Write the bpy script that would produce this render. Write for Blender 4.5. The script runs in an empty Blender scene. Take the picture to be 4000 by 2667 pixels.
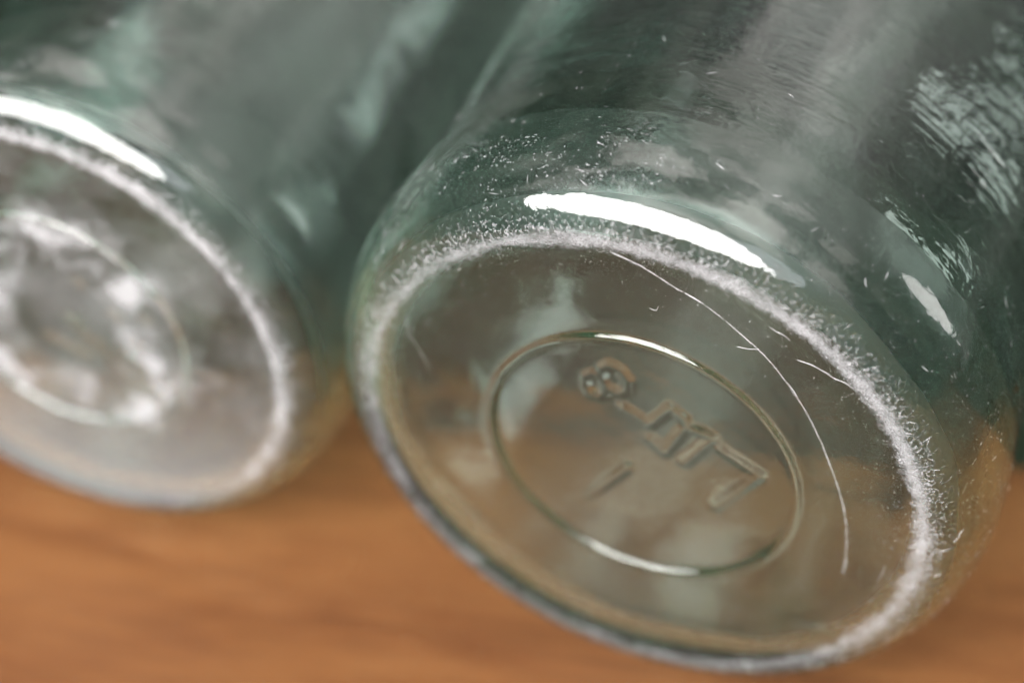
import bpy, bmesh, math, random
from mathutils import Vector, Matrix, noise
random.seed(7)
sc = bpy.context.scene
C = sc.collection

# ------------------------------------------------------------------ frame of the place
# Solved pose (metres, camera frame): base centre of the near bottle, base centre of the far one, common axis
c1 = Vector((.0152, -.0146, -.3479)); c2 = Vector((-.0571, .0018, -.3757))
TH, PH = .869, 1.056
ax = Vector((math.sin(TH)*math.cos(PH), math.sin(TH)*math.sin(PH), -math.cos(TH)))
RA, RB = .0350, .0318            # radii of the two worn contact rings
KA, KB = RA/.035, RB/.035        # scale of each bottle
RMAX = .0421
d = c2 - c1; d -= d.dot(ax)*ax
c2 = c2 + d.normalized()*(RMAX*(KA+KB)+.0007-d.length); d = c2 - c1; d -= d.dot(ax)*ax     # bottles side by side, touching
s = d.normalized(); up0 = ax.cross(s)
if up0.y < 0: up0 = -up0
tilt = math.asin(max(-1, min(1, RMAX*(KB-KA)/d.length)))
up = (up0*math.cos(tilt) - s*math.sin(tilt)*1.0).normalized()
# table normal chosen so both cylinders rest on it: (c2-c1).up = rB - rA
if abs(d.dot(up) - RMAX*(KB-KA)) > abs(d.dot((up0*math.cos(tilt)+s*math.sin(tilt)).normalized()) - RMAX*(KB-KA)):
    up = (up0*math.cos(tilt)+s*math.sin(tilt)).normalized()
yw = (ax - ax.dot(up)*up).normalized(); xw = yw.cross(up)
ROT = Matrix((xw, yw, up))                     # camera frame -> world
ORG = c1 - up*RMAX*KA                           # table point below the near base
def W(v): return ROT @ (v - ORG)
CAM = W(Vector((0, 0, 0)))

# ------------------------------------------------------------------ camera
cd = bpy.data.cameras.new('camera'); cam = bpy.data.objects.new('camera', cd); C.objects.link(cam)
cam.matrix_world = Matrix.Translation(CAM) @ ROT.to_4x4()
cd.sensor_width = 22.3; cd.lens = 22.3/2/math.tan(math.radians(20)/2)
cd.clip_start = .005; cd.clip_end = 60
cd.dof.use_dof = True; cd.dof.focus_distance = .3295; cd.dof.aperture_fstop = 4.6
cd.dof.aperture_blades = 7
sc.camera = cam

# ------------------------------------------------------------------ light
def sky_dir(az, el):      # az from straight in front of the bases, towards +x
    a, e = math.radians(az), math.radians(el)
    return Vector((math.sin(a)*math.cos(e), -math.cos(a)*math.cos(e), math.sin(e)))
wd = bpy.data.worlds.new('World'); sc.world = wd; wd.use_nodes = True
wt = wd.node_tree; bg = wt.nodes['Background']
def wn(t, **k):
    n = wt.nodes.new('ShaderNode'+t)
    for a, v in k.items(): setattr(n, a, v)
    return n
# soft overcast: dim towards the horizon, brighter overhead, with broad cloud
tc = wn('TexCoord'); sp = wn('SeparateXYZ'); wt.links.new(tc.outputs['Generated'], sp.inputs[0])
rp = wn('ValToRGB'); el = rp.color_ramp.elements
el[0].position, el[0].color = .0, (.008, .009, .008, 1); el[1].position, el[1].color = .97, (1.15, 1.06, 1.02, 1)
for p, c in ((.50, (.012, .014, .012)), (.60, (.03, .036, .028)), (.72, (.08, .088, .072)), (.80, (.34, .31, .295)), (.88, (.85, .79, .76))):
    e_ = el.new(p); e_.color = (*c, 1)
hm = wn('MapRange'); wt.links.new(sp.outputs[2], hm.inputs[0]); hm.inputs[1].default_value = -1; wt.links.new(hm.outputs[0], rp.inputs[0])
cn = wn('TexNoise'); cn.inputs['Scale'].default_value = 2.6; cn.inputs['Detail'].default_value = 4.0; wt.links.new(tc.outputs['Generated'], cn.inputs[0])
cr = wn('MapRange'); wt.links.new(cn.outputs['Fac'], cr.inputs[0])
for i_, v_ in ((1, .44), (2, .57), (3, .14), (4, 2.7)): cr.inputs[i_].default_value = v_
wm = wn('MixRGB', blend_type='MULTIPLY'); wm.inputs[0].default_value = 1
wt.links.new(rp.outputs[0], wm.inputs[1]); wt.links.new(cr.outputs[0], wm.inputs[2]); 
# broad glow added to the unseen sky behind the bottles to brighten their upper right
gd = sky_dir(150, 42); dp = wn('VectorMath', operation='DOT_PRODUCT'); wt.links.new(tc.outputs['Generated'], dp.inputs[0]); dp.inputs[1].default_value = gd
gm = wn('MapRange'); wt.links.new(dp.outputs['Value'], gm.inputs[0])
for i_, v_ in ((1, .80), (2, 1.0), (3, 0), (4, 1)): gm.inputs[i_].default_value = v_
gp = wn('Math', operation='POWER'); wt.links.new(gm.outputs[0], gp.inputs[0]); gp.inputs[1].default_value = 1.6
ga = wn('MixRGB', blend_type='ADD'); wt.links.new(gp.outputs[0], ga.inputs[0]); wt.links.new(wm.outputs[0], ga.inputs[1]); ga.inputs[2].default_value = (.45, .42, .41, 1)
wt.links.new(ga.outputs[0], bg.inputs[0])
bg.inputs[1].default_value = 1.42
def area(name, loc, target, sx, sy, power, col):
    l = bpy.data.lights.new(name, 'AREA'); l.shape = 'ELLIPSE'; l.size = sx; l.size_y = sy
    l.energy = power; l.color = col
    o = bpy.data.objects.new(name, l); C.objects.link(o); o.location = loc
    o.rotation_euler = (Vector(target)-Vector(loc)).to_track_quat('-Z', 'Y').to_euler()
    return o
area('window_light', sky_dir(-18, 41)*1.4, (0, 0, 0), 1.75, .86, 100, (1, .985, .97))
area('window_light', sky_dir(24, 41)*1.4, (0, 0, 0), .62, .6, 4.2, (.90, .95, 1))  # weaker lamp added to fade the right end of the heel highlight
area('back_streak_light', sky_dir(127, 10)*2.0, (0, 0, 0), .42, .75, 5, (1, .97, .95))  # unseen lamp added for the pale streak along the body's right edge
sc.view_settings.view_transform = 'Standard'; sc.view_settings.look = 'None'
sc.view_settings.exposure = 0; sc.view_settings.gamma = 1
sc.render.film_transparent = False
cy = sc.cycles
cy.max_bounces = 18; cy.transmission_bounces = 18; cy.glossy_bounces = 10; cy.diffuse_bounces = 4
cy.transparent_max_bounces = 16; cy.volume_bounces = 0
cy.sample_clamp_indirect = 6; cy.sample_clamp_direct = 0
cy.caustics_reflective = True; cy.caustics_refractive = True; cy.blur_glossy = .05
cy.use_adaptive_sampling = True; cy.adaptive_threshold = .04
cy.use_denoising = True

# ------------------------------------------------------------------ node helpers
def mat(name):
    m = bpy.data.materials.new(name); m.use_nodes = True
    nt = m.node_tree; nt.nodes.clear()
    return m, nt, nt.nodes.new('ShaderNodeOutputMaterial')
class N:
    def __init__(s, nt): s.nt = nt
    def __call__(s, t, **k):
        n = s.nt.nodes.new('ShaderNode'+t)
        for a, v in k.items():
            if a.startswith('i_'):
                key = a[2:]
                key = int(key) if key.isdigit() else key.replace('_', ' ')
                if hasattr(v, 'is_output') : s.nt.links.new(v, n.inputs[key])
                else: n.inputs[key].default_value = v
            else: setattr(n, a, v)
        return n
    def math(s, op, a, b=None, c=None, clamp=False):
        n = s.nt.nodes.new('ShaderNodeMath'); n.operation = op; n.use_clamp = clamp
        for i, v in enumerate((a, b, c)):
            if v is None: continue
            if hasattr(v, 'is_output'): s.nt.links.new(v, n.inputs[i])
            else: n.inputs[i].default_value = v
        return n.outputs[0]
    def ramp(s, f, stops, interp='LINEAR'):
        n = s.nt.nodes.new('ShaderNodeValToRGB'); n.color_ramp.interpolation = interp
        e = n.color_ramp.elements
        while len(e) > 1: e.remove(e[-1])
        e[0].position, e[0].color = stops[0][0], (*stops[0][1], 1) if len(stops[0][1]) == 3 else stops[0][1]
        for p, c in stops[1:]:
            q = e.new(p); q.color = (*c, 1)
        s.nt.links.new(f, n.inputs[0]); return n.outputs[0]
def g3(v): return (v, v, v)

# ------------------------------------------------------------------ wood
def wood_material(name, stops, sd):
    m, nt, out = mat(name); n = N(nt)
    co = n('TexCoord').outputs['Object']
    mp = n('Mapping', i_Vector=co); mp.inputs['Location'].default_value = (sd, sd, 0); mp.inputs['Rotation'].default_value = (0, 0, math.radians(-20))
    mp.inputs['Scale'].default_value = (1.0, 7.0, 1.0)
    warp = n('TexNoise', i_Vector=mp.outputs[0], i_Scale=9.0, i_Detail=3.0)
    add = n('VectorMath', operation='ADD', i_0=mp.outputs[0])
    sc_ = n('VectorMath', operation='SCALE', i_0=warp.outputs['Color']); sc_.inputs['Scale'].default_value = .05
    nt.links.new(sc_.outputs[0], add.inputs[1])
    broad = n('TexNoise', i_Vector=add.outputs[0], i_Scale=7.0, i_Detail=4.0, i_Roughness=.55)
    fine = n('TexNoise', i_Vector=add.outputs[0], i_Scale=60.0, i_Detail=5.0, i_Roughness=.65)
    mp2 = n('Mapping', i_Vector=add.outputs[0]); mp2.inputs['Scale'].default_value = (8, 60, 8)
    pore = n('TexNoise', i_Vector=mp2.outputs[0], i_Scale=10.0, i_Detail=2.0)
    f = n.math('ADD', n.math('MULTIPLY', broad.outputs['Fac'], .65), n.math('MULTIPLY', fine.outputs['Fac'], .35))
    col = n.ramp(f, stops)
    pr = n.ramp(pore.outputs['Fac'], [(.36, g3(.55)), (.46, g3(1))])
    mx = n('MixRGB', blend_type='MULTIPLY', i_Color1=col, i_Color2=pr); mx.inputs[0].default_value = .45
    bs = n('BsdfPrincipled'); bs.inputs['Specular IOR Level'].default_value = .14; nt.links.new(mx.outputs[0], bs.inputs['Base Color'])
    nt.links.new(n.ramp(fine.outputs['Fac'], [(.3, g3(.46)), (.7, g3(.6))]), bs.inputs['Roughness'])
    bp = n('Bump', i_Height=pore.outputs['Fac']); bp.inputs['Strength'].default_value = .25; bp.inputs['Distance'].default_value = .0004
    nt.links.new(bp.outputs[0], bs.inputs['Normal'])
    nt.links.new(bs.outputs[0], out.inputs[0]); return m

# ------------------------------------------------------------------ glass
def glass_material(name, seed, ring_r, dusty, dens):
    m, nt, out = mat(name); n = N(nt)
    co = n('TexCoord').outputs['Object']
    off = n('VectorMath', operation='ADD', i_0=co); off.inputs[1].default_value = (seed, seed*.7, 0)
    sep = n('SeparateXYZ', i_Vector=co)
    X, Y, Z = sep.outputs
    r = n.math('SQRT', n.math('ADD', n.math('MULTIPLY', X, X), n.math('MULTIPLY', Y, Y)))
    big = n('TexNoise', i_Vector=off.outputs[0], i_Scale=90.0, i_Detail=3.0).outputs['Fac']
    mid = n('TexNoise', i_Vector=off.outputs[0], i_Scale=900.0, i_Detail=6.0, i_Roughness=.7).outputs['Fac']
    tiny = n('TexNoise', i_Vector=off.outputs[0], i_Scale=6500.0, i_Detail=5.0, i_Roughness=.8).outputs['Fac']
    # worn contact ring: ground white by being slid about
    d0 = n.math('SUBTRACT', r, ring_r)
    dr = n.math('MULTIPLY', n.math('SQRT', n.math('ADD', n.math('MULTIPLY', d0, d0), n.math('MULTIPLY', n.math('MULTIPLY', Z, Z), 1.6))), n.math('SIGN', d0))
    dr = n.math('ADD', dr, n.math('MULTIPLY', n.math('SUBTRACT', mid, .5), .0034))
    side = n.math('DIVIDE', n.math('SUBTRACT', n.math('MULTIPLY', X, .8), Y), ring_r)
    wdt = n.math('ADD', n.math('ADD', .0008, n.math('MULTIPLY', side, .0003)), n.math('MULTIPLY', n.math('SUBTRACT', big, .38, clamp=True), .0030))
    ring = n.math('SUBTRACT', 1.0, n.math('DIVIDE', n.math('ABSOLUTE', dr), wdt), clamp=True)
    ring = n.math('MULTIPLY', ring, 1.25, clamp=True)
    low = n.math('LESS_THAN', Z, .012)
    ring = n.math('MULTIPLY', ring, low)
    ring = n.math('MULTIPLY', ring, n.math('MULTIPLY', n.math('SUBTRACT', tiny, RINGCUT, clamp=True), 4.2, clamp=True), clamp=True)
    # fainter halo of fine wear around it
    halo = n.math('SUBTRACT', 1.0, n.math('DIVIDE', n.math('ABSOLUTE', n.math('SUBTRACT', dr, .0012)), .0042), clamp=True)
    grit = n('TexNoise', i_Vector=off.outputs[0], i_Scale=2300.0, i_Detail=5.0, i_Roughness=.75).outputs['Fac']
    halo = n.math('MULTIPLY', n.math('MULTIPLY', halo, low), n.math('MULTIPLY', n.math('SUBTRACT', grit, n.math('SUBTRACT', .60, n.math('MULTIPLY', halo, .10)), clamp=True), 7.0), clamp=True)
    outside = n.math('SUBTRACT', 1.0, n('Attribute', attribute_name='inside').outputs['Fac'])
    patch = n('TexNoise', i_Vector=off.outputs[0], i_Scale=260.0, i_Detail=4.0, i_Roughness=.65).outputs['Fac']
    ring = n.math('MULTIPLY', ring, n.math('ADD', n.math('ADD', .30, n.math('MULTIPLY', side, .28)), n.math('MULTIPLY', n.math('SUBTRACT', patch, .36, clamp=True), 2.4)), clamp=True)
    fac = n.math('MULTIPLY', n.math('MAXIMUM', ring, halo), outside)
    # dust and bloom
    dust = n.math('MULTIPLY', n.math('SUBTRACT', n('TexNoise', i_Vector=off.outputs[0], i_Scale=55.0, i_Detail=5.0, i_Roughness=.6).outputs['Fac'], .42, clamp=True), dusty)
    if dusty > .5:      # grime dried in an uneven patch round the middle of the base; tone gets paler towards its lower side
        rw = n.math('ADD', r, n.math('MULTIPLY', n.math('SUBTRACT', big, .5), .020))
        ann = n.math('SUBTRACT', 1.0, n.math('DIVIDE', n.math('ABSOLUTE', n.math('SUBTRACT', rw, ring_r*.45)), ring_r*.26), clamp=True)
        nz = n('TexNoise', i_Vector=off.outputs[0], i_Scale=150.0, i_Detail=6.0, i_Roughness=.6).outputs['Fac']
        ann = n.math('MULTIPLY', ann, n.math('MULTIPLY', n.math('SUBTRACT', nz, .42, clamp=True), 6.0), clamp=True)
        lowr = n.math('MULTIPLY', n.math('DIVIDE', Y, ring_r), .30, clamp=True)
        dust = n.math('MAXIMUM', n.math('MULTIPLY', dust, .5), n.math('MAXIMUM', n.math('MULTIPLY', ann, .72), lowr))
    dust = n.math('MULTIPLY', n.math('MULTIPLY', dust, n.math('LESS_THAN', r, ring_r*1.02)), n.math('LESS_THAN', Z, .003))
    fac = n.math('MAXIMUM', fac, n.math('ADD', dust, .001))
    # dried film on the inside wall
    film = n('Attribute', attribute_name='film').outputs['Fac']
    fst = n('CombineXYZ', i_X=n.math('MULTIPLY', X, 70.0), i_Y=n.math('MULTIPLY', Y, 70.0), i_Z=n.math('MULTIPLY', Z, 26.0))
    fn = n('TexNoise', i_Vector=fst.outputs[0], i_Scale=1.0, i_Detail=3.0).outputs['Fac']
    film = n.math('MULTIPLY', film, n.math('ADD', FILM, n.math('MULTIPLY', n.math('SUBTRACT', fn, .56), .15)), clamp=True)
    fac = n.math('MAXIMUM', fac, film)
    scy = n('CombineXYZ', i_X=n.math('MULTIPLY', X, 45.0), i_Y=n.math('MULTIPLY', Y, 45.0), i_Z=n.math('MULTIPLY', Z, 1500.0))
    streak = n('TexNoise', i_Vector=scy.outputs[0], i_Scale=1.0, i_Detail=4.0, i_Roughness=.7).outputs['Fac']
    # dust on the outside of the body, also painted pale for grey sky sheen, thinning out towards the heel
    out_ = n.math('SUBTRACT', 1.0, n('Attribute', attribute_name='inside').outputs['Fac'])
    h = n.math('MULTIPLY', n.math('SUBTRACT', Z, .012, clamp=True), 28.0, clamp=True)
    var = n.math('ADD', n.math('MULTIPLY', n.math('SUBTRACT', fn, .5), .16), n.math('MULTIPLY', n.math('SUBTRACT', streak, .5), .07))
    od = n.math('MULTIPLY', n.math('MULTIPLY', h, out_), n.math('ADD', DUST_SHEEN, var), clamp=True)
    fac = n.math('MAXIMUM', fac, od)
    # circumferential mould ripples on the outside wall
    cyl = n('CombineXYZ', i_X=n.math('MULTIPLY', X, 60.0), i_Y=n.math('MULTIPLY', Y, 60.0), i_Z=n.math('MULTIPLY', Z, 560.0))
    rip = n('TexNoise', i_Vector=cyl.outputs[0], i_Scale=1.0, i_Detail=3.0, i_Roughness=.6).outputs['Fac']
    rip = n.math('MULTIPLY', rip, n.math('MULTIPLY', n.math('SUBTRACT', Z, .008, clamp=True), 40.0, clamp=True))
    wav = n('TexNoise', i_Vector=co, i_Scale=210.0, i_Detail=3.0, i_Roughness=.6).outputs['Fac']
    pit = n('TexNoise', i_Vector=co, i_Scale=2600.0, i_Detail=1.0).outputs['Fac']
    rip = n.math('ADD', n.math('MULTIPLY', rip, .62), n.math('ADD', n.math('MULTIPLY', wav, .9), n.math('MULTIPLY', n.math('SUBTRACT', pit, .66, clamp=True), .35)))
    bp = n('Bump', i_Height=rip); bp.inputs['Strength'].default_value = 1.0; bp.inputs['Distance'].default_value = .00012
    ins = n('Attribute', attribute_name='inside').outputs['Fac']
    rgh = n.math('MULTIPLY', ins, n.math('ADD', n.math('ADD', .02, n.math('MULTIPLY', n.math('LESS_THAN', Z, .006), .15)), n.math('MULTIPLY', n.math('MULTIPLY', n.math('LESS_THAN', Z, .017), n.math('GREATER_THAN', r, .0335)), .22)))
    gl = n('BsdfGlass', i_IOR=1.52, i_Roughness=rgh, i_Color=(1, 1, 1, 1), i_Normal=bp.outputs[0])
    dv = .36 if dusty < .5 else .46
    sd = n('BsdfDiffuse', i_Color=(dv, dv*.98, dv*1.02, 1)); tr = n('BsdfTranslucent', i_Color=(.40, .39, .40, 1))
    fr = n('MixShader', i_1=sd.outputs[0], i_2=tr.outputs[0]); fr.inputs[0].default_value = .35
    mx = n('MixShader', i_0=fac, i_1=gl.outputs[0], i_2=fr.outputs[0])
    nt.links.new(mx.outputs[0], out.inputs['Surface'])
    va = n('VolumeAbsorption', i_Color=(.14, .84, .60, 1), i_Density=dens)
    nt.links.new(va.outputs[0], out.inputs['Volume'])
    return m
RINGCUT = .36
FILM = .0
DUST_SHEEN = .035

def obj(name, me, material, parent=None, smooth=True):
    o = bpy.data.objects.new(name, me); C.objects.link(o)
    if material: me.materials.append(material)
    if parent: o.parent = parent
    if smooth:
        for p in me.polygons: p.use_smooth = True
    return o
def spline(pts, n):
    out = []
    P = [pts[0]] + pts + [pts[-1]]
    for i in range(1, len(P)-2):
        for k in range(n):
            t = k/n; a, b, c, e = P[i-1], P[i], P[i+1], P[i+2]
            out.append(tuple(.5*((2*b[j]) + (-a[j]+c[j])*t + (2*a[j]-5*b[j]+4*c[j]-e[j])*t*t + (-a[j]+3*b[j]-3*c[j]+e[j])*t**3) for j in (0, 1)))
    out.append(pts[-1]); return out

# profiles in millimetres for a 35 mm contact ring: (radius, height along the axis)
OUT_BASE = [(0, .75), (6, .75), (12, .72), (17.4, .84), (18.3, .83), (18.6, .80), (18.85, .68), (19.08, .44), (19.32, .30), (19.6, .26), (19.9, .34), (20.2, .56), (20.6, .73), (22, .76), (25, .74), (29, .62), (32.2, .34), (34.0, .08), (35.0, 0),
            (36.3, .15), (38.1, 1.05), (39.9, 2.9), (41.2, 5.6), (41.95, 9), (42.05, 12.5), (41.7, 17), (41.1, 22), (40.7, 28), (40.75, 36), (41.0, 48),
            (41.2, 80), (41.3, 120), (41.0, 150), (39.0, 166), (33, 179), (23.5, 191), (16, 203), (13.6, 216), (13.2, 235), (13.2, 246)]
LIP = [(14.6, 247.5), (15.2, 251), (14.6, 255), (12.2, 256.5), (10.6, 255), (10.2, 250)]
IN = [(10.2, 235), (10.4, 214), (12.6, 203), (19.8, 191.5), (29.5, 178), (35.7, 164), (37.8, 150), (38.2, 120), (38.1, 80), (37.9, 48), (37.8, 34), (38.3, 24), (38.8, 15), (38.4, 9.6), (37.0, 6.3), (34.6, 4.7), (31, 4.15), (26, 4.1), (20, 4.1), (14, 4.0), (7, 4.0), (0, 4.0)]
def noise_at(p, f, s): return noise.noise(Vector((p[0]*f+s, p[1]*f-s*.6, p[2]*f+s*1.7)))
# raised figures moulded in the base: strokes in millimetres, (x, y) in the base plane
FIGURES = [
 [(-4.31, -9.87), (-5.18, -9.07), (-6.21, -9.34), (-6.8, -10.52), (-6.59, -11.92), (-5.73, -12.71), (-4.7, -12.45), (-4.11, -11.27), (-4.31, -9.87)],
 [(-1.52, -11.35), (-2.58, -10.44), (-3.89, -10.84), (-4.68, -12.31), (-4.49, -13.99), (-3.43, -14.89), (-2.13, -14.49), (-1.34, -13.03), (-1.52, -11.35)],
 [(-2.01, -8.14), (1.2, -6.36), (4.04, -10.12), (4.8, -9.38)],
 [(1.61, -3.66), (3.05, -2.22), (5.81, -7.56), (5.51, -9.06)], [(5.81, -7.56), (6.43, -7.52), (8.9, -7.0)],
 [(5.53, -1.28), (9.1, -6.59)], [(10.01, -5.25), (14.88, -2.46), (9.43, 5.07)], [(-6.95, 8.75), (-1.77, 2.04)]]
def seg_dist(px, py, a, b):
    dx, dy = b[0]-a[0], b[1]-a[1]; t = ((px-a[0])*dx+(py-a[1])*dy)/(dx*dx+dy*dy); t = max(0, min(1, t))
    return math.hypot(px-a[0]-t*dx, py-a[1]-t*dy)
WORN = [[(9, -4), (9.8, -3.4)], [(12, 1), (12.6, 1.6)], [(10.5, 3.2), (11, 3.9)], [(4, -9), (4.8, -8.4)], [(2, -1), (2.5, -.4)], [(14, -5), (14.6, -4.2)], [(-3, 4), (3, 6)]]
def figure_height(x, y, figs):
    if x*x+y*y > 340: return 0
    m = 9
    for st in (FIGURES if figs else WORN):
        for i in range(len(st)-1): m = min(m, seg_dist(x, y, st[i], st[i+1]))
    if m > 1.3: return 0
    t = 1-m/1.3; t = t*t*(3-2*t)
    return .38*t
def outer_shift(x, y, z, r, seed):
    """unevenness of the outside: (radial shift, axial shift) in mm"""
    w = min(1, max(0, (z-6)/14))
    dr = w*.30*noise_at((x, y, z*.8), .045, seed+30) if z > 6 else 0
    dz = .10*noise_at((x, y, 0), .12, seed+50)*min(1, (33-r)/6) if r < 33 and z < 5 else 0
    return dr, dz
def bottle_mesh(K, seed, figures):
    base = spline(OUT_BASE, 5)
    cut = next(i for i, p in enumerate(base) if p[0] > 17.3)
    base = [(k*.26, .90-.06*(k*.26/16.9)**2) for k in range(66)] + base[cut:]
    outer = base + spline(LIP, 3); inner = spline(IN, 6)
    prof = outer + inner; no = len(outer); NS = 360
    vs, fs, idx, film, inside = [], [], [], [], []
    for i, (r, z) in enumerate(prof):
        if r < 1e-6:
            idx.append([len(vs)]*NS); vs.append((0, 0, z*K*1e-3)); film.append(0); inside.append(float(i >= no)); continue
        row = []
        for k in range(NS):
            a = 2*math.pi*k/NS; x, y = r*math.cos(a), r*math.sin(a)
            zz = z
            if i >= no:     # inside: blown, uneven
                dr = 1.0*noise_at((x, y, z*.8), .036, seed) + .42*noise_at((x, y, z*.7), .085, seed+9)
                if z < 10: zz = z + (.45*noise_at((x, y, 0), .045, seed+4) + .35*noise_at((x, y, 0), .13, seed+2))*min(1, max(0, (10-z)/5))
            else:
                dr, dz = outer_shift(x, y, z, r, seed); zz += dz
                if z < 2: zz -= figure_height(x, y, figures)
            q = (r+dr)/r
            row.append(len(vs)); vs.append((x*q*K*1e-3, y*q*K*1e-3, zz*K*1e-3))
            film.append(min(1, max(0, (z-12)/22)) if i >= no else 0); inside.append(float(i >= no))
        idx.append(row)
    for i in range(len(prof)-1):
        A, B = idx[i], idx[i+1]
        for k in range(NS):
            l = (k+1) % NS
            g = []
            for v in (A[k], A[l], B[l], B[k]):
                if v not in g: g.append(v)
            if len(g) > 2: fs.append(g)
    me = bpy.data.meshes.new('glass_body'); me.from_pydata(vs, [], fs); me.update()
    at = me.attributes.new('film', 'FLOAT', 'POINT'); at.data.foreach_set('value', film)
    at = me.attributes.new('inside', 'FLOAT', 'POINT'); at.data.foreach_set('value', inside)
    bm = bmesh.new(); bm.from_mesh(me)
    if bm.calc_volume(signed=True) < 0: bmesh.ops.reverse_faces(bm, faces=bm.faces)
    bm.to_mesh(me); bm.free()
    return me

# ---- scratches, lying on the outside skin of the glass
PR = spline(OUT_BASE, 5)
SL = [0.0]
for i in range(1, len(PR)): SL.append(SL[-1]+math.hypot(PR[i][0]-PR[i-1][0], PR[i][1]-PR[i-1][1]))
_i0 = min(range(len(PR)), key=lambda i: abs(PR[i][0]-35)+abs(PR[i][1])); S0 = SL[_i0]
def skin(sv, phi, K, seed, lift):
    """point on the outside at arc length sv (mm, 0 = contact ring, + up the heel), angle phi"""
    sv = max(.01, min(SL[-1]-.01, sv+S0))
    lo, hi = 0, len(SL)-1
    while hi-lo > 1:
        m = (lo+hi)//2
        if SL[m] <= sv: lo = m
        else: hi = m
    t = (sv-SL[lo])/max(1e-9, SL[hi]-SL[lo])
    r = PR[lo][0]*(1-t)+PR[hi][0]*t; z = PR[lo][1]*(1-t)+PR[hi][1]*t
    tr, tz = PR[hi][0]-PR[lo][0], PR[hi][1]-PR[lo][1]; l = math.hypot(tr, tz) or 1
    nr, nz = tz/l, -tr/l
    x, y = r*math.cos(phi), r*math.sin(phi)
    dr, dz = outer_shift(x, y, z, r, seed)
    r += dr+nr*lift; z += dz+nz*lift
    return Vector((r*math.cos(phi), r*math.sin(phi), z))*K*1e-3
class Marks:
    def __init__(s, K, seed): s.v, s.f, s.K, s.seed = [], [], K, seed
    def stroke(s, pts, w, h=.035):
        """low three-sided ridge along pts = [(s, phi)], width w mm"""
        n = len(pts); base = len(s.v)
        for i, (sv, ph) in enumerate(pts):
            a = pts[max(0, i-1)]; b = pts[min(n-1, i+1)]
            ds, dp = b[0]-a[0], (b[1]-a[1])*35; l = math.hypot(ds, dp) or 1
            k = w*.5*(.35 if i in (0, n-1) else 1)
            ps, pp = -dp/l*k, ds/l*k/35
            s.v += [skin(sv-ps, ph-pp, s.K, s.seed, -.012), skin(sv, ph, s.K, s.seed, h*(.3 if i in (0, n-1) else 1)), skin(sv+ps, ph+pp, s.K, s.seed, -.012)]
        for i in range(n-1):
            q = base+3*i
            for j in range(3):
                k = (j+1) % 3; s.f.append((q+j, q+k, q+3+k, q+3+j))
        s.f += [(base, base+1, base+2), (base+3*n-1, base+3*n-2, base+3*n-3)]
    def build(s, name, m, parent, kind=None):
        me = bpy.data.meshes.new(name); me.from_pydata(s.v, [], s.f); me.update()
        o = obj(name, me, m, parent, smooth=False)
        if kind: o['kind'] = kind
        return o
def scratch_material(name, v):
    m, nt, out = mat(name); n = N(nt)
    d = n('BsdfDiffuse', i_Color=(v, v*.97, v*1.02, 1)); g = n('BsdfGlossy', i_Color=(.6, .6, .6, 1), i_Roughness=.35)
    t = n('BsdfTranslucent', i_Color=(.8, .8, .82, 1))
    a = n('MixShader', i_1=d.outputs[0], i_2=t.outputs[0]); a.inputs[0].default_value = .3
    b = n('MixShader', i_1=a.outputs[0], i_2=g.outputs[0]); b.inputs[0].default_value = .25
    tp = n('BsdfTransparent'); c = n('MixShader', i_1=b.outputs[0], i_2=tp.outputs[0]); c.inputs[0].default_value = .1
    nt.links.new(c.outputs[0], out.inputs[0]); return m
SCR = scratch_material('scratched_glass', .80); FUZZ = scratch_material('ground_glass', .38)
def wrap(x, y): return (min(math.hypot(x, y)-35, 60), math.atan2(y, x))
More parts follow.
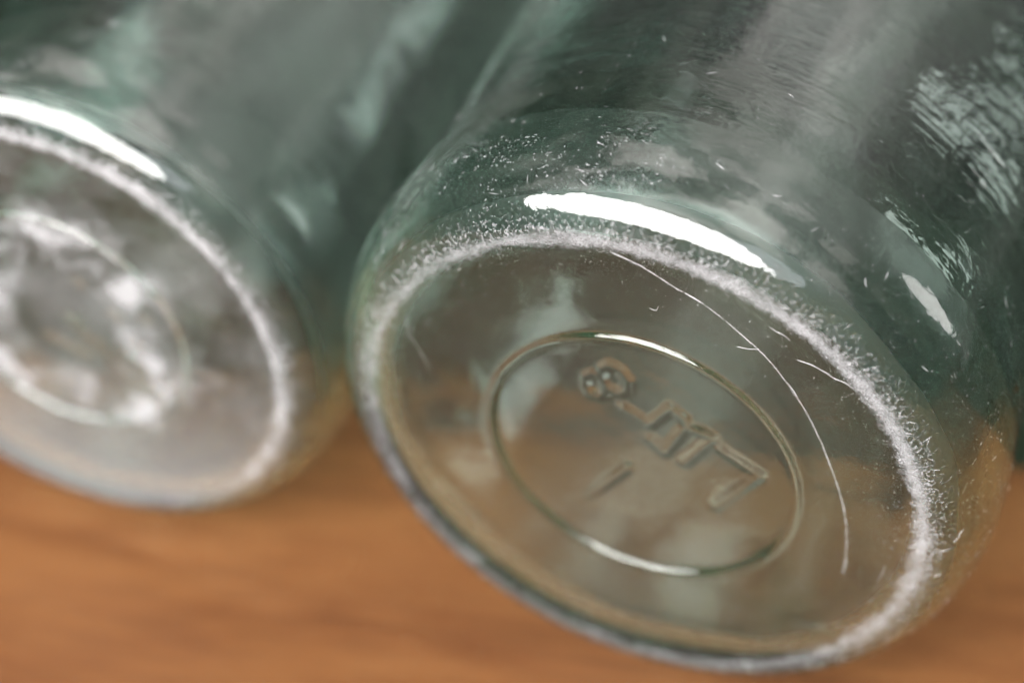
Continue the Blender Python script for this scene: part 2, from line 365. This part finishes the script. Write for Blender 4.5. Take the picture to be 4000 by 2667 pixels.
def wear(e, K, seed, dense):
    rnd = random.Random(seed*11)
    m = Marks(K, seed)
    def line(sv, ph, ang, L, w, bend=0):
        n = 2 if L < 1 else 3
        pts = []
        for i in range(n):
            t = i/(n-1)-.5
            aa = ang+bend*t
            pts.append((sv+L*t*math.cos(aa), ph+L*t*math.sin(aa)/35))
        m.stroke(pts, w)
    def bias(ph):       # how worn this side is: more at the top and the right
        return .45+.55*max(0, math.cos(ph+math.radians(35)))+.25*noise_at((math.cos(ph)*30, math.sin(ph)*30, 0), .12, seed)
    N1 = int(3600*dense)
    for i in range(N1):     # fuzz of short nicks hugging the ring
        ph = rnd.uniform(-math.pi, math.pi); bb = bias(ph)
        sv = rnd.gauss(.25, .75)
        if sv > 0: sv *= 1.2+bb
        if sv < -.5 and rnd.random() < .6: continue
        line(sv, ph, rnd.gauss(0, .7) if rnd.random() < .45 else rnd.uniform(0, 3.1), rnd.uniform(.10, .45), rnd.uniform(.04, .09))
    m.build('scuff_marks', FUZZ, e, 'stuff'); m = Marks(K, seed)
    for c in range(int(85*dense)):     # combs of parallel outward scratches
        ph0 = rnd.gauss(math.radians(-50), 1.0); ang = rnd.gauss(0, .5); s0 = rnd.uniform(.6, 3.2)
        for k in range(rnd.randint(2, 8)):
            line(s0+rnd.gauss(0, .6), ph0+rnd.gauss(0, .05), ang+rnd.gauss(0, .22), rnd.uniform(.2, .7)+(rnd.random() < .15)*rnd.uniform(0, 1.2), rnd.uniform(.035, .085))
    for i in range(int(3800*dense)):    # bright grains in and just outside the ground band
        ph = rnd.uniform(-math.pi, math.pi); bb = bias(ph)
        if rnd.random() > .25+bb: continue
        sv = rnd.gauss(.15, .55) if rnd.random() < .6 else rnd.expovariate(1/1.7)*(.5+bb)
        L = rnd.uniform(.06, .17); line(sv, ph, rnd.uniform(0, 3.1), L, rnd.uniform(.04, .10))
    for i in range(int(1000*dense)):     # stray nicks on the heel
        ph = rnd.uniform(-2.6, .9); sv = rnd.uniform(1, 14) if rnd.random() < .7 else rnd.uniform(8, 34)
        line(sv, ph, rnd.uniform(0, 3.1), rnd.uniform(.08, .30) if rnd.random() < .88 else rnd.uniform(.3, 1.3), rnd.uniform(.04, .11))
    for c in range(int(40*dense)):      # clusters of pits on the upper left of the heel
        ph0 = math.radians(rnd.uniform(-150, -85)); s0 = rnd.uniform(3, 15)
        for k in range(rnd.randint(5, 18)):
            L = rnd.uniform(.08, .35)
            line(s0+rnd.gauss(0, .9), ph0+rnd.gauss(0, .03), rnd.uniform(0, 3.1), L, rnd.uniform(.08, .2))
    for i in range(int(1100*dense)):     # specks inside the ring
        ph = rnd.uniform(-math.pi, math.pi); sv = -rnd.expovariate(1/3.0)-.6
        if sv < -30: continue
        line(sv, ph, rnd.uniform(0, 3.1), rnd.uniform(.08, .3), rnd.uniform(.06, .14))
    m.build('nicks', SCR, e, 'stuff')
LONG = [[(-2.17, -33.53), (1.02, -32.32), (4.29, -30.36), (8.63, -28.22), (12.58, -25.15), (16.09, -21.77), (18.63, -18.11), (20.67, -14.52), (22.19, -11.01), (23.79, -6.29), (25.04, -1.94), (25.66, 2.49), (25.8, 6.59), (25.6, 10.67)],
 [(22.36, -22.82), (23.76, -21.99), (25.05, -21.86), (26.16, -21.26)], [(19.24, -23.22), (21.31, -23.07), (22.94, -22.35)],
 [(16.11, -27.61), (16.94, -27.12), (17.73, -26.9), (18.59, -26.21)], [(12.08, -22.88), (13.62, -22.99), (14.85, -23.41)],
 [(1.66, -25.63), (2.46, -25.48), (2.79, -26.34)], [(-29.14, -15.59), (-29.33, -12.5), (-28.13, -9.6), (-27.19, -6.55)], [(30.69, 7.41), (30.38, 8.94), (29.78, 10.45)]]
def long_scratches(e, K, seed):
    rnd = random.Random(5)
    for j, L in enumerate(LONG):
        P = spline(L, 9 if j == 0 else 4); m = Marks(K, seed)
        if j == 0:
            k = 0
            while k < len(P)-2:     # a string of short overlapping nicks, not one clean line
                n_ = rnd.randint(2, 5); off = rnd.gauss(0, .05)
                m.stroke([(wrap(x, y)[0]+off+rnd.gauss(0, .02), wrap(x, y)[1]) for x, y in P[k:k+n_+1]], rnd.uniform(.025, .085))
                k += n_ + (rnd.random() < .25)
            for x, y in P:
                sv, ph = wrap(x, y)
                for k in range(5):
                    a = rnd.uniform(-.8, .8); l = rnd.uniform(.08, .28)
                    m.stroke([(sv-a*l+rnd.gauss(0, .1), ph+rnd.gauss(0, .005)), (sv+a*l, ph+l/35)], rnd.uniform(.03, .09))
        else: m.stroke([wrap(x, y) for x, y in P], .05, .02)
        o = m.build('scratch', SCR, e)
        if j == 0: o['label'] = 'long curved scratch across the base from ring to lower right'

def bottle(centre, K, seed, ring_r, dusty, label, figs, dense, dens):
    e = bpy.data.objects.new('glass_bottle', None); C.objects.link(e)
    e.empty_display_size = .02
    z = (ROT @ ax).normalized(); x = Vector((1, 0, 0)); x = (x - x.dot(z)*z).normalized(); y = z.cross(x)
    e.matrix_world = Matrix.Translation(W(centre)) @ Matrix((x, y, z)).transposed().to_4x4()
    e['label'] = label; e['category'] = 'bottle'; e['group'] = 'green glass bottles lying on the wood'
    b = obj('glass_body', bottle_mesh(K, seed, figs), glass_material('bottle_glass_%d' % seed, seed, ring_r, dusty, dens), e)
    wear(e, K, seed, dense)
    return e
A = bottle(c1, KA, 3, RA, .02, 'green glass bottle in focus lying with its scratched numbered base to the viewer', True, 1.0, 41.0)
long_scratches(A, KA, 3)
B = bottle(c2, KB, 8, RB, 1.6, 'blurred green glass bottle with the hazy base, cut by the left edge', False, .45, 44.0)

# ------------------------------------------------------------------ table: wide boards with a gap between them
SL_ANG = math.radians(10)
def boards():
    e = bpy.data.objects.new('wooden_table', None); C.objects.link(e); e.empty_display_size = .1
    e.rotation_euler = (0, 0, SL_ANG); e.location = (0, .049, 0)
    e['label'] = 'orange brown wooden table of boards under the two glass bottles'; e['category'] = 'table'
    mats = [wood_material('oiled_wood', [(.30, (.055, .018, .006)), (.42, (.082, .030, .0095)), (.53, (.110, .044, .0140)), (.70, (.146, .063, .0220))], 0),
            wood_material('dark_wood', [(.32, (.006, .006, .004)), (.5, (.011, .010, .007)), (.68, (.020, .018, .014))], 3)]
    for i, (y0, y1) in enumerate(((-.34, 0), (.125, .30))):
        bm = bmesh.new(); bmesh.ops.create_cube(bm, size=1)
        for v in bm.verts: v.co = Vector((v.co.x*1.6, v.co.y*(y1-y0)+(y0+y1)/2, v.co.z*.024-.012))
        bmesh.ops.bevel(bm, geom=bm.edges[:], offset=.0025, segments=3, affect='EDGES')
        me = bpy.data.meshes.new('board'); bm.to_mesh(me); bm.free()
        o = obj('board', me, mats[i], e, smooth=False)
        if i: o['label'] = 'dark weathered board behind the gap'
boards()

def ground():
    bm = bmesh.new(); bmesh.ops.create_grid(bm, x_segments=1, y_segments=1, size=20)
    me = bpy.data.meshes.new('ground'); bm.to_mesh(me); bm.free()
    m, nt, out = mat('shaded_ground'); n = N(nt)
    co = n('TexCoord').outputs['Object']
    a = n('TexNoise', i_Vector=co, i_Scale=6.5, i_Detail=4.0, i_Roughness=.55).outputs['Fac']
    b = n('BsdfPrincipled'); b.inputs['Specular IOR Level'].default_value = .2; nt.links.new(n.ramp(a, [(.40, (.001, .0012, .001)), (.48, (.002, .0045, .002)), (.54, (.007, .022, .009)), (.62, (.042, .042, .032))]), b.inputs['Base Color'])
    b.inputs['Roughness'].default_value = .9
    nt.links.new(b.outputs[0], out.inputs[0])
    o = obj('ground', me, m, smooth=False); o.location.z = -.55; o['kind'] = 'structure'
ground()
